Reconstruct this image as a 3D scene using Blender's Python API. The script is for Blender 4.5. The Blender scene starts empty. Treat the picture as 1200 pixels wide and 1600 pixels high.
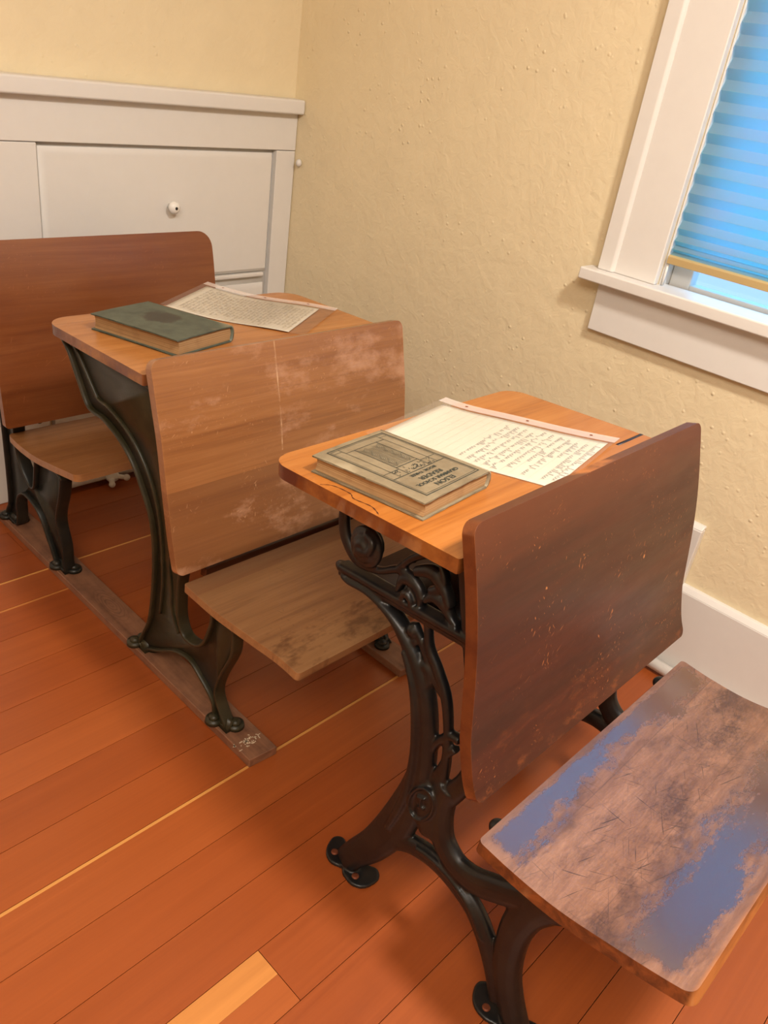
import bpy, bmesh, math, random
from mathutils import Vector, Matrix
random.seed(7)
S = bpy.context.scene
C = S.collection

# ------------------------------------------------------------------ camera
cam_d = bpy.data.cameras.new('camera')
cam = bpy.data.objects.new('camera', cam_d); C.objects.link(cam); S.camera = cam
CAMP = Vector((-1.7766, -2.0751, 1.2628)); YAW, PIT, ROL, FPX = 0.8777, 0.5162, 0.1597, 1259.95
fw = Vector((math.sin(YAW)*math.cos(PIT), math.cos(YAW)*math.cos(PIT), -math.sin(PIT)))
rt = Vector((math.cos(YAW), -math.sin(YAW), 0)); up = rt.cross(fw)
r2 = math.cos(ROL)*rt + math.sin(ROL)*up; u2 = -math.sin(ROL)*rt + math.cos(ROL)*up
M = Matrix.Identity(4)
for i in range(3):
    M[i][0] = r2[i]; M[i][1] = u2[i]; M[i][2] = -fw[i]; M[i][3] = CAMP[i]
cam.matrix_world = M
cam_d.sensor_fit = 'VERTICAL'; cam_d.sensor_height = 36.0; cam_d.lens = 36.0*FPX/1600.0
cam_d.clip_start = 0.02

# ------------------------------------------------------------------ world, lamps, exposure
w = bpy.data.worlds.new('sky'); S.world = w; w.use_nodes = True
nt = w.node_tree; bg = nt.nodes['Background']
tc = nt.nodes.new('ShaderNodeTexCoord'); sx = nt.nodes.new('ShaderNodeSeparateXYZ')
cr = nt.nodes.new('ShaderNodeValToRGB')
nt.links.new(tc.outputs['Generated'], sx.inputs[0]); nt.links.new(sx.outputs['Z'], cr.inputs[0])
cr.color_ramp.elements[0].position = 0.0; cr.color_ramp.elements[0].color = (0.30, 0.54, 1.05, 1)
cr.color_ramp.elements[1].position = 0.45; cr.color_ramp.elements[1].color = (0.42, 1.35, 2.5, 1)
nt.links.new(cr.outputs['Color'], bg.inputs['Color']); bg.inputs['Strength'].default_value = 0.9

def area(name, loc, target, size, power, col, shape='DISK'):
    l = bpy.data.lights.new(name, 'AREA'); l.shape = shape; l.size = size; l.energy = power; l.color = col
    o = bpy.data.objects.new(name, l); C.objects.link(o); o.location = loc
    o.rotation_euler = (Vector(target)-Vector(loc)).to_track_quat('-Z', 'Y').to_euler()
    return o
area('ceiling_lamp_light', (-1.0, -2.35, 2.36), (-1.0, -2.2, 0), 0.26, 27, (1.0, 0.90, 0.79))
area('added_fill_light', (-2.2, -2.2, 2.38), (-1.5, -1.3, 0), 1.3, 40, (1.0, 0.90, 0.78))  # soft overhead fill added to brighten the left side, not a known lamp
S.view_settings.view_transform = 'Standard'; S.view_settings.look = 'None'
S.view_settings.gamma = 1.0; S.view_settings.use_curve_mapping = False
S.view_settings.exposure = 0.86

# ------------------------------------------------------------------ node helpers
def srgb(r, g, b):
    f = lambda c: (c/255/12.92) if c/255 <= 0.04045 else ((c/255+0.055)/1.055)**2.4
    return (f(r), f(g), f(b), 1)
class NT:
    def __init__(s, name):
        s.m = bpy.data.materials.new(name); s.m.use_nodes = True; s.t = s.m.node_tree
        s.b = s.t.nodes['Principled BSDF']; s.out = s.t.nodes['Material Output']
        s.tc = s.t.nodes.new('ShaderNodeTexCoord')
    def n(s, kind, **kw):
        o = s.t.nodes.new(kind)
        for k, v in kw.items():
            if k in o.inputs: 
                if isinstance(v, bpy.types.NodeSocket): s.t.links.new(v, o.inputs[k])
                else: o.inputs[k].default_value = v
            else: setattr(o, k, v)
        return o
    def link(s, a, b): s.t.links.new(a, b)
    def map(s, scale, loc=(0,0,0), rot=(0,0,0), src='Object'):
        m = s.t.nodes.new('ShaderNodeMapping'); s.link(s.tc.outputs[src], m.inputs['Vector'])
        m.inputs['Scale'].default_value = scale; m.inputs['Location'].default_value = loc; m.inputs['Rotation'].default_value = rot
        return m.outputs[0]
    def map2(s, scale, rot, loc=(0,0,0)):
        a = s.t.nodes.new('ShaderNodeMapping'); s.link(s.tc.outputs['Object'], a.inputs['Vector']); a.inputs['Rotation'].default_value = rot
        b = s.t.nodes.new('ShaderNodeMapping'); s.link(a.outputs[0], b.inputs['Vector']); b.inputs['Scale'].default_value = scale; b.inputs['Location'].default_value = loc
        return b.outputs[0]
    def noise(s, vec, scale=1.0, detail=5, rough=0.6, dist=0.0):
        o = s.n('ShaderNodeTexNoise', Scale=scale, Detail=detail, Roughness=rough, Distortion=dist)
        s.link(vec, o.inputs['Vector']); return o.outputs['Fac']
    def ramp(s, fac, stops):
        o = s.t.nodes.new('ShaderNodeValToRGB'); e = o.color_ramp.elements
        while len(e) < len(stops): e.new(0.5)
        for i, (p, c) in enumerate(stops):
            e[i].position = p; e[i].color = c if len(c) == 4 else (*c, 1)
        s.link(fac, o.inputs[0]); return o.outputs['Color']
    def ramp1(s, fac, a, b):
        o = s.n('ShaderNodeMapRange'); o.clamp = True
        s.link(fac, o.inputs['Value']); o.inputs['From Min'].default_value = a; o.inputs['From Max'].default_value = b
        return o.outputs['Result']
    def mix(s, fac, a, b, mode='MIX'):
        o = s.t.nodes.new('ShaderNodeMix'); o.data_type = 'RGBA'; o.blend_type = mode
        for sock, v in ((o.inputs[0], fac), (o.inputs[6], a), (o.inputs[7], b)):
            if isinstance(v, bpy.types.NodeSocket): s.link(v, sock)
            else: sock.default_value = v
        return o.outputs[2]
    def math(s, op, a, b=0.0, c=None):
        o = s.t.nodes.new('ShaderNodeMath'); o.operation = op
        for sock, v in zip(o.inputs, (a, b, c)):
            if v is None: continue
            if isinstance(v, bpy.types.NodeSocket): s.link(v, sock)
            else: sock.default_value = v
        return o.outputs[0]
    def sep(s, vec):
        o = s.t.nodes.new('ShaderNodeSeparateXYZ'); s.link(vec, o.inputs[0]); return o.outputs
    def bump(s, h, strength, dist=0.001):
        o = s.t.nodes.new('ShaderNodeBump'); o.inputs['Strength'].default_value = strength; o.inputs['Distance'].default_value = dist
        s.link(h, o.inputs['Height']); s.link(o.outputs[0], s.b.inputs['Normal']); return o
    def col(s, v):
        if isinstance(v, bpy.types.NodeSocket): s.link(v, s.b.inputs['Base Color'])
        else: s.b.inputs['Base Color'].default_value = v
    def set(s, k, v):
        if isinstance(v, bpy.types.NodeSocket): s.link(v, s.b.inputs[k])
        else: s.b.inputs[k].default_value = v

def plain(name, c, rough=0.5, metal=0.0, bump=None, var=0.0):
    t = NT(name); t.set('Roughness', rough); t.set('Metallic', metal)
    if var:
        nz = t.noise(t.map((6, 6, 6)), 3.0, 6)
        t.col(t.mix(t.math('MULTIPLY', t.ramp1(nz, .35, .7), var), c, tuple(x*0.55 for x in c[:3])+(1,)))
    else: t.col(c)
    if bump: t.bump(t.noise(t.map((1, 1, 1)), bump[0], 4), bump[1], bump[2])
    return t.m

def edge_wear(t, lo=0.515, hi=0.58):
    g = t.t.nodes.new('ShaderNodeNewGeometry')
    return t.ramp1(g.outputs['Pointiness'], lo, hi)

def wood(name, dark, mid, light, grain=(1.6, 26, 26), rough=0.35, coat=0.3, seed=0.0, blotch=0.5, edge=None, edgef=0.7,
         scratch=None, sdens=0.5, custom=None, side=None, saxis=2, coatr=.2, cior=1.5):
    t = NT(name)
    v = t.map(grain, loc=(seed, seed*1.7, seed*.6))
    g1 = t.noise(v, 1.0, 7, .62, 1.1)
    v2 = t.map((grain[0]*4, grain[1]*9, grain[2]*9), loc=(seed, 0, seed))
    g2 = t.noise(v2, 1.0, 4, .6, .2)
    f = t.math('ADD', t.math('MULTIPLY', g1, .72), t.math('MULTIPLY', g2, .28))
    c = t.ramp(f, [(.33, dark), (.5, mid), (.68, light)])
    bl = t.ramp1(t.noise(t.map((4, 7, 7), loc=(seed*3, 1, 2)), 1.0, 5, .6), .38, .7)
    c = t.mix(t.math('MULTIPLY', bl, blotch), c, dark)
    if custom: c = custom(t, c)
    if scratch:
        masks = []
        for k, (ang, sc) in enumerate(((.6, 1), (-1.1, 1.3), (1.3, .8))):
            vm = t.map2((16*sc, 420*sc, 420*sc), (0, 0, ang) if scratch[1] == 'Z' else (0, ang, 0), (seed+k, 3*k, 0))
            a = t.ramp1(t.noise(vm, 1.0, 1, .5), .72, .77)
            masks.append(a)
        m = t.math('MAXIMUM', masks[0], t.math('MAXIMUM', masks[1], masks[2]))
        reg = t.ramp1(t.noise(t.map((9, 9, 9), loc=(seed, 5, 1)), 1.0, 3), .5, .62)
        m = t.math('MULTIPLY', t.math('MULTIPLY', m, reg), sdens)
        c = t.mix(m, c, scratch[0])
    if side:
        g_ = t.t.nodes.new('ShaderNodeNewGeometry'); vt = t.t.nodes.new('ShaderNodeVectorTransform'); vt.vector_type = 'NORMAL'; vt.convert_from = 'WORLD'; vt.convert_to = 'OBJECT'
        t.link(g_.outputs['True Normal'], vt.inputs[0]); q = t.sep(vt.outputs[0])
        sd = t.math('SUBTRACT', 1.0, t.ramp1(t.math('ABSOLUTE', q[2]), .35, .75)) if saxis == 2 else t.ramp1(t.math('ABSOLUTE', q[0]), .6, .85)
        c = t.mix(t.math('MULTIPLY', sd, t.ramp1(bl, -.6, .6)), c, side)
    if edge:
        en = t.ramp1(t.noise(t.map((30, 30, 30)), 1.0, 4), .3, .6)
        c = t.mix(t.math('MULTIPLY', t.math('MULTIPLY', edge_wear(t), en), edgef), c, edge)
    t.col(c)
    rn = t.noise(t.map((9, 30, 30)), 1.0, 4)
    t.set('Roughness', t.math('MULTIPLY_ADD', rn, .3, rough-.15))
    t.set('Coat Weight', coat); t.set('Coat Roughness', coatr); t.set('Coat IOR', cior)
    t.bump(g2, .12, .001)
    return t

# ------------------------------------------------------------------ mesh helpers
def link(name, me, mat, parent=None, smooth=True):
    o = bpy.data.objects.new(name, me); C.objects.link(o)
    for m in (mat if isinstance(mat, (list, tuple)) else [mat]): me.materials.append(m)
    if smooth:
        for p in me.polygons: p.use_smooth = True
    if parent: o.parent = parent
    return o
def obj(name, bm, mat, parent=None, smooth=True, bevel=None, seg=3, recalc=True):
    me = bpy.data.meshes.new(name)
    if recalc: bmesh.ops.recalc_face_normals(bm, faces=bm.faces[:])
    bm.to_mesh(me); bm.free()
    o = link(name, me, mat, parent, smooth)
    if bevel:
        b = o.modifiers.new('bevel', 'BEVEL'); b.width = bevel; b.segments = seg; b.limit_method = 'ANGLE'; b.angle_limit = math.radians(38)
        b.harden_normals = False
        wn = o.modifiers.new('wn', 'WEIGHTED_NORMAL'); wn.keep_sharp = True
    return o
def remesh(o, vox, smooth=4):
    r = o.modifiers.new('fuse', 'REMESH'); r.mode = 'VOXEL'; r.voxel_size = vox; r.use_smooth_shade = True
    s = o.modifiers.new('smooth', 'SMOOTH'); s.iterations = smooth; s.factor = 0.5
def empty(name, loc, rz, label, cat, group=None):
    o = bpy.data.objects.new(name, None); C.objects.link(o); o.empty_display_size = .05
    o.location = loc; o.rotation_euler = (0, 0, rz); o['label'] = label; o['category'] = cat
    if group: o['group'] = group
    return o
def tag(o, label, cat, group=None):
    o['label'] = label; o['category'] = cat
    if group: o['group'] = group
    return o
def struct(o, label=None):
    o['kind'] = 'structure'
    if label: o['label'] = label
    return o
def box(bm, x0, x1, y0, y1, z0, z1):
    vs = [bm.verts.new((x, y, z)) for z in (z0, z1) for y in (y0, y1) for x in (x0, x1)]
    for f in ((0,2,3,1), (4,5,7,6), (0,1,5,4), (2,6,7,3), (0,4,6,2), (1,3,7,5)): bm.faces.new([vs[i] for i in f])
    return vs
def crom(pts, n=6, closed=False):
    P = [Vector(p) for p in pts]; out = []; N = len(P)
    rng = range(N if closed else N-1)
    for i in rng:
        if closed: a, b, c, d = P[(i-1) % N], P[i], P[(i+1) % N], P[(i+2) % N]
        else: a, b, c, d = P[max(i-1, 0)], P[i], P[i+1], P[min(i+2, N-1)]
        for k in range(n):
            t = k/n
            out.append(0.5*((2*b)+(c-a)*t+(2*a-5*b+4*c-d)*t*t+(3*b-a-3*c+d)*t*t*t))
    if not closed: out.append(P[-1])
    return out
def sweep(bm, pts, depth, fn, n=6, sec=12, power=2.4, cap=True, closed=False, smoothp=True):
    """pts = (u, z, width[, vshift]); a rounded bar in the u-z plane, `depth` thick across v. fn(u,v,z)->xyz"""
    P4 = [(p[0], p[1], p[2], (p[3] if len(p) > 3 else 0.0)) for p in pts]
    A = crom([(p[0], p[1], p[3]) for p in P4], n, closed) if smoothp else [Vector((p[0], p[1], p[3])) for p in P4]
    Wd = crom([(p[2], 0, 0) for p in P4], n, closed) if smoothp else [Vector((p[2], 0, 0)) for p in P4]
    rings = []; N = len(A)
    for i, q in enumerate(A):
        a = A[(i-1) % N] if closed else A[max(i-1, 0)]; b = A[(i+1) % N] if closed else A[min(i+1, N-1)]
        t = Vector((b.x-a.x, b.y-a.y)); t = t.normalized() if t.length > 1e-9 else Vector((1, 0)); nr = Vector((-t.y, t.x))
        hw = max(Wd[i].x, .0015)/2; ring = []
        for k in range(sec):
            an = 2*math.pi*k/sec + math.pi/sec; c, s = math.cos(an), math.sin(an)
            e = 2/power; cx = math.copysign(abs(c)**e, c); sy = math.copysign(abs(s)**e, s)
            ring.append(bm.verts.new(fn(q.x+nr.x*hw*cx, q.z+depth/2*sy, q.y+nr.y*hw*cx)))
        rings.append(ring)
    m = N if closed else N-1
    for i in range(m):
        r0, r1 = rings[i], rings[(i+1) % N]
        for k in range(sec): bm.faces.new((r0[k], r0[(k+1) % sec], r1[(k+1) % sec], r1[k]))
    if cap and not closed:
        bm.faces.new(rings[0][::-1]); bm.faces.new(rings[-1])
def tube(bm, pts, r, sec=12, n=6, sm=True):
    P = crom(pts, n) if sm else [Vector(p) for p in pts]
    prev = None; rings = []
    for i, q in enumerate(P):
        t = (P[min(i+1, len(P)-1)]-P[max(i-1, 0)]).normalized()
        if prev is None: prev = t.orthogonal().normalized()
        nrm = (prev-t*prev.dot(t)).normalized(); prev = nrm; bn = t.cross(nrm)
        rr = r[i*(len(r)-1)//max(len(P)-1,1)] if isinstance(r, (list, tuple)) else r
        rings.append([bm.verts.new(q+nrm*rr*math.cos(2*math.pi*k/sec)+bn*rr*math.sin(2*math.pi*k/sec)) for k in range(sec)])
    for a, b in zip(rings, rings[1:]):
        for k in range(sec): bm.faces.new((a[k], a[(k+1) % sec], b[(k+1) % sec], b[k]))
    bm.faces.new(rings[0][::-1]); bm.faces.new(rings[-1])
def prism(bm, poly, fa, fb):
    """poly of 2D points; fa/fb map them to the two faces"""
    a = [bm.verts.new(fa(*p)) for p in poly]; b = [bm.verts.new(fb(*p)) for p in poly]
    bm.faces.new(a[::-1]); bm.faces.new(b); n = len(poly)
    for i in range(n): bm.faces.new((a[i], a[(i+1) % n], b[(i+1) % n], b[i]))
def ball(bm, c, r, s=(1, 1, 1), seg=16):
    m = Matrix.Translation(c) @ Matrix.Diagonal((*s, 1)); bmesh.ops.create_uvsphere(bm, u_segments=seg, v_segments=seg//2, radius=r, matrix=m)
def lathe(bm, prof, mat, seg=24):
    rings = []
    for r, h in prof: rings.append([bm.verts.new(mat @ Vector((r*math.cos(2*math.pi*k/seg), r*math.sin(2*math.pi*k/seg), h))) for k in range(seg)])
    for a, b in zip(rings, rings[1:]):
        for k in range(seg): bm.faces.new((a[k], a[(k+1) % seg], b[(k+1) % seg], b[k]))
    bm.faces.new(rings[0][::-1]); bm.faces.new(rings[-1])
def L(u, v, z): return (v, -u, z)        # desk coordinates (u towards the viewer, v to the right) -> local xyz
def board(name, prof, hw, th, mat, parent, rad=(.03, .03), nv=24, bevel=.005, ns=9, side='top', hwf=None):
    """curved board; prof = (u,z) of its FACE, thickness goes to the other side of the face.
       side +1: the body lies behind (left normal), -1: other way"""
    P = crom([(p[0], p[1], 0) for p in prof], ns)
    s = [0.0]
    for a, b in zip(P, P[1:]): s.append(s[-1]+(b-a).length)
    T = s[-1]
    extra = []
    # densify rows near the ends for round corners
    def at(x):
        x = min(max(x, 0), T)
        for i in range(len(s)-1):
            if x <= s[i+1]+1e-12:
                f = (x-s[i])/(s[i+1]-s[i]) if s[i+1] > s[i] else 0
                return P[i].lerp(P[i+1], f)
        return P[-1]
    rows = set()
    for k in range(9):
        a = k/8*math.pi/2
        if rad[0] > 0: rows.add(round(rad[0]*(1-math.cos(a)), 6))
        if rad[1] > 0: rows.add(round(T-rad[1]*(1-math.cos(a)), 6))
    rows.update((0.0, T, .007, .014, T-.007, T-.014))
    x = rad[0]
    for k in range(1, 30): rows.add(round(rad[0]+(T-rad[0]-rad[1])*k/30, 6))
    rows = sorted(rows); rows = [r for i, r in enumerate(rows) if i == 0 or r-rows[i-1] > .0004 or r == T]; bm = bmesh.new(); F = []; B = []
    for x in rows:
        p = at(x); a = at(x-.004); b = at(x+.004); t = (b-a).normalized(); nr = Vector((-t.y, t.x, 0))
        w_ = hw if hwf is None else hwf(x/T)
        if x < rad[0]: w_ = w_-rad[0]+math.sqrt(max(rad[0]**2-(rad[0]-x)**2, 0))
        if x > T-rad[1]: w_ = w_-rad[1]+math.sqrt(max(rad[1]**2-(rad[1]-(T-x))**2, 0))
        q = p+nr*th
        cols = [-w_, -w_+.007, -w_+.014]+[-w_+.014+(2*w_-.028)*j/(nv-4) for j in range(1, nv-4)]+[w_-.014, w_-.007, w_]
        F.append([bm.verts.new(L(p.x, c_, p.y)) for c_ in cols])
        B.append([bm.verts.new(L(q.x, c_, q.y)) for c_ in cols])
    for G in (F, B):
        for r0, r1 in zip(G, G[1:]):
            for j in range(nv): bm.faces.new((r0[j], r0[j+1], r1[j+1], r1[j]))
    for j in range(nv):
        bm.faces.new((F[0][j], B[0][j], B[0][j+1], F[0][j+1])); bm.faces.new((F[-1][j], F[-1][j+1], B[-1][j+1], B[-1][j]))
    for i in range(len(rows)-1):
        bm.faces.new((F[i][0], F[i+1][0], B[i+1][0], B[i][0])); bm.faces.new((F[i][nv], B[i][nv], B[i+1][nv], F[i+1][nv]))
    return obj(name, bm, mat, parent, bevel=bevel)

# ------------------------------------------------------------------ materials of the room
def wall_mat(name, c, sc=1.0):
    t = NT(name)
    n1 = t.noise(t.map((1, 1, 1)), 38*sc, 5, .55, .6); n2 = t.noise(t.map((1, 1, 1), loc=(4, 2, 1)), 9*sc, 4, .5, .8)
    vo = t.n('ShaderNodeTexVoronoi', Scale=42*sc); t.link(t.map((1, 1, 1), loc=(1, 3, 2)), vo.inputs['Vector'])
    spk = t.math('SUBTRACT', 1.0, t.ramp1(vo.outputs['Distance'], .05, .2))
    rm = t.ramp1(t.noise(t.map((1, 1, 1), loc=(7, 7, 7)), 5, 3), .48, .62)
    h = t.math('ADD', t.math('MULTIPLY', n1, .55), t.math('ADD', t.math('MULTIPLY', n2, .6), t.math('MULTIPLY', t.math('MULTIPLY', spk, rm), .45)))
    t.bump(h, .6, .006)
    t.col(t.mix(t.ramp1(n2, .35, .7), c, tuple(x*.965 for x in c[:3])+(1,)))
    t.set('Roughness', .62)
    return t.m
M_wall = wall_mat('painted_plaster', (.74, .63, .42, 1))
def trim_mat():
    t = NT('white_gloss_paint')
    n = t.noise(t.map((1, 1, 1)), 30, 5)
    t.col(t.mix(n, (.71, .69, .66, 1), (.67, .65, .62, 1))); t.set('Roughness', .38)
    t.bump(t.noise(t.map((6, 60, 60)), 1, 4), .12, .001); return t.m
M_trim = trim_mat()
M_ceil = plain('ceiling_paint', (.8, .77, .7, 1), .8)
def floor_mat():
    t = NT('fir_floorboards')
    at_ = t.n('ShaderNodeVertexColor'); at_.layer_name = 'tone'
    sp = t.t.nodes.new('ShaderNodeSeparateColor'); t.link(at_.outputs['Color'], sp.inputs[0])
    add = t.t.nodes.new('ShaderNodeVectorMath'); add.operation = 'MULTIPLY_ADD'
    t.link(at_.outputs['Color'], add.inputs[0]); add.inputs[1].default_value = (37, 11, 5); t.link(t.tc.outputs['Object'], add.inputs[2])
    mp = t.t.nodes.new('ShaderNodeMapping'); t.link(add.outputs[0], mp.inputs['Vector']); mp.inputs['Scale'].default_value = (1.2, 30, 1)
    g = t.noise(mp.outputs[0], 1.0, 8, .62, 1.0)
    mp2 = t.t.nodes.new('ShaderNodeMapping'); t.link(add.outputs[0], mp2.inputs['Vector']); mp2.inputs['Scale'].default_value = (2.2, 230, 1)
    g2 = t.noise(mp2.outputs[0], 1.0, 3, .5, .3)
    base = t.ramp(sp.outputs[0], [(0.0, srgb(148, 72, 29)), (.45, srgb(165, 87, 39)), (.8, srgb(181, 102, 48)), (1.0, srgb(206, 144, 76))])
    f = t.math('ADD', t.math('MULTIPLY', g, .7), t.math('MULTIPLY', g2, .3))
    c = t.mix(t.ramp1(f, .35, .68), t.mix(1.0, base, (.86, .82, .78, 1), 'MULTIPLY'), t.mix(1.0, base, (1.06, 1.06, 1.04, 1), 'MULTIPLY'))
    spots = t.ramp1(t.noise(t.map((30, 60, 1)), 1.0, 2, .4), .80, .84)
    c = t.mix(spots, c, srgb(96, 34, 14))
    t.col(c); t.set('Roughness', t.math('MULTIPLY_ADD', t.noise(t.map((3, 3, 1)), 1.0, 4), .2, .30))
    t.set('Coat Weight', .12); t.set('Coat Roughness', .22)
    t.bump(g2, .10, .001); return t.m
M_floor = floor_mat()
M_gap = plain('board_gap', srgb(124, 56, 22), .6)

# ------------------------------------------------------------------ floor: real boards running along X
XW, YF, H = -3.3, -4.1, 2.42
bm = bmesh.new(); lay = bm.loops.layers.color.new('tone')
def plank(x0, x1, y0, y1, tone, zt=0.0):
    vs = [bm.verts.new(p) for p in ((x0, y0, zt), (x1, y0, zt), (x1, y1, zt), (x0, y1, zt),
                                    (x0, y0, zt-.02), (x1, y0, zt-.02), (x1, y1, zt-.02), (x0, y1, zt-.02))]
    rnd = (tone, random.random(), random.random(), 1)
    for f in ((0,1,2,3), (4,7,6,5), (0,4,5,1), (1,5,6,2), (2,6,7,3), (3,7,4,0)):
        fc = bm.faces.new([vs[i] for i in f]); fc.material_index = 0
        for l in fc.loops: l[lay] = rnd
g = .0006
k = 4
bounds = [-.377-.104*k for k in range(-4, 37)]
for i in range(len(bounds)-1):
    yt, yb = bounds[i], bounds[i+1]
    yt = min(yt, 0.04)
    if yb > 0.03: continue
    ym = (yt+yb)/2
    light = abs(yt+.377) < .01 or abs(yt+1.209) < .01
    if abs(ym+1.573) < .02: cuts = [XW, -1.246, .03]; tones = [.93, .35]
    else:
        cuts = [XW]; x = XW+random.uniform(.2, 2.6)
        while x < -.3:
            if not (-2.0 < x < -.55 and ym < -.95): cuts.append(x)
            x += random.uniform(1.4, 2.8)
        cuts.append(.03); tones = [random.uniform(.22, .62) for _ in cuts]
    for a, b, tn in zip(cuts, cuts[1:], tones):
        y1 = yt-g
        if light:
            plank(a, b, yt-.0065, yt-g, 1.0); y1 = yt-.0066
        if abs(yt+.481) < .01:
            q = min(b, -.95)
            if q > a: plank(a, q, yt-.0065, yt-g, .95)
            if b > max(a, -.95): plank(max(a, -.95), b, yt-.0065, yt-g, tn)
            y1 = yt-.0066
        if tn == .93:
            plank(a+g, b-g, yt-.05, y1, .97); plank(a+g, b-g, yb+g, yt-.0503, .74)
        else: plank(a+g, b-g, yb+g, y1, tn)
fl = obj('floor', bm, M_floor, smooth=False); struct(fl, 'orange fir floorboards')
bm = bmesh.new(); box(bm, XW-.1, .12, YF-.1, .1, -.06, -.012); struct(obj('floor_underlay', bm, M_gap, fl, smooth=False)); fl.children[0].pop('kind', None)

# ------------------------------------------------------------------ walls and ceiling
WY0, WY1, WZ0, WZ1 = -2.06, -1.285, .886, 2.0     # window opening in the right wall
bm = bmesh.new()
box(bm, 0, .13, YF, WY0, -.02, H); box(bm, 0, .13, WY1, .1, -.02, H); box(bm, 0, .13, WY0, WY1, -.02, WZ0-.012); box(bm, 0, .13, WY0, WY1, WZ1, H)
struct(obj('wall_right', bm, M_wall, smooth=False))
bm = bmesh.new(); box(bm, XW, 0, 0, .1, -.02, H); struct(obj('wall_back', bm, M_wall, smooth=False))
bm = bmesh.new(); box(bm, XW-.1, XW, YF, .1, -.02, H); struct(obj('wall_left', bm, M_wall, smooth=False))
bm = bmesh.new(); box(bm, XW-.1, .13, YF-.1, YF, -.02, H); struct(obj('wall_front', bm, M_wall, smooth=False))
bm = bmesh.new(); box(bm, XW-.1, .13, YF-.1, .1, H, H+.08); struct(obj('ceiling', bm, M_ceil, smooth=False))
# painted hairline bead in the corner
bm = bmesh.new(); box(bm, XW, -.83, -.022, 0, 0, .236)
struct(obj('baseboard_back', bm, M_trim, bevel=.004))
bm = bmesh.new(); box(bm, -.022, 0, YF, -.06, 0, .232)
prism(bm, [(-.022, .232), (0, .232), (0, .246), (-.012, .246)], lambda x, z: (x, YF, z), lambda x, z: (x, -.06, z))
struct(obj('baseboard_right', bm, M_trim, bevel=.002))
bm = bmesh.new(); box(bm, -.0235, 0, -1.578, -1.22, .235, .398)
prism(bm, [(-.0235, .398), (0, .398), (0, .408), (-.012, .408)], lambda x, z: (x, -1.578, z), lambda x, z: (x, -1.22, z))
struct(obj('trim_1', bm, M_trim, bevel=.003), 'raised white block on the baseboard')

# ------------------------------------------------------------------ built-in cupboard on the back wall
cup = empty('built_in_cupboard', (-.45, -.011, 0), 0, 'white painted built-in cupboard with a capped header, low on the back wall', 'cupboard')
def ccoord(o): o.location = (.45, .011, 0); return o
x0, x1, zt, zh = -.816, -.074, 1.058, .955
bm = bmesh.new(); box(bm, XW, -.002, -.022, -.0005, zh, zt)
box(bm, XW, x0, -.0215, -.0005, .237, zh-.0015); box(bm, x1, -.002, -.0215, -.0005, 0.0, zh-.0015)
ccoord(obj('face_frame', bm, M_trim, cup, bevel=.0025))
bm = bmesh.new(); box(bm, XW, -.0015, -.052, -.0005, zt, 1.098)
ccoord(obj('cap', bm, M_trim, cup, bevel=.006))
bm = bmesh.new(); box(bm, x0, x1, -.004, -.0006, .0, zh)
ccoord(obj('back_panel', bm, M_trim, cup))
def door_panel(bm, xa, xb, za, zb, y0, lip):
    # raised slab with a bevelled border
    b = .018
    fr = [(xa, y0, za), (xb, y0, za), (xb, y0, zb), (xa, y0, zb)]
    fo = [(xa+b, y0-.009, za+b*.6), (xb-b*.35, y0-.009, za+b*.6), (xb-b*.35, y0-.009, zb-b), (xa+b, y0-.009, zb-b)]
    bk = [(x, -.004, z) for x, _, z in fr]
    V = [[bm.verts.new(p) for p in r] for r in (bk, fr, fo)]
    for r0, r1 in zip(V, V[1:]):
        for i in range(4): bm.faces.new((r0[i], r0[(i+1) % 4], r1[(i+1) % 4], r1[i]))
    bm.faces.new(V[-1]); bm.faces.new(V[0][::-1])
bm = bmesh.new(); door_panel(bm, x0+.006, x1-.008, .592, zh-.010, -.008, 0)
d = ccoord(obj('door', bm, M_trim, cup, bevel=.0015))
bm = bmesh.new(); box(bm, x0+.004, x1-.02, -.021, -.005, .577, .590)
ccoord(obj('ledge', bm, M_trim, cup, bevel=.004))
for za, zb in ((.405, .555), (.25, .395), (.03, .24)):
    bm = bmesh.new(); door_panel(bm, x0+.006, x1-.012, za, zb, -.008, 0)
    dr = ccoord(obj('drawer', bm, M_trim, cup, bevel=.0015))
bm = bmesh.new()
lathe(bm, [(.007, 0), (.007, .008), (.011, .012), (.0155, .018), (.017, .024), (.0155, .030), (.010, .034), (.0045, .0355)], Matrix.Translation((-.443, -.0165, .800)) @ Matrix.Rotation(math.pi/2, 4, 'X'))
kn = obj('knob', bm, plain('white_porcelain', (.80, .78, .74, 1), .12), d); kn['label'] = 'round white porcelain knob'
bm = bmesh.new(); lathe(bm, [(.0042, 0), (.0042, .0012), (.002, .0015)], Matrix.Translation((-.443, -.0518, .800)) @ Matrix.Rotation(math.pi/2, 4, 'X'), 12)
obj('screw_or_hole', bm, plain('dark_screw', (.03, .03, .03, 1), .4, .6), d)
bm = bmesh.new(); ball(bm, (-.009, -.05, .925), .009, (1, 1, 1.2))
tag(obj('wall_hook', bm, M_trim), 'small white painted knob on the right wall beside the cupboard', 'hook')

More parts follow.
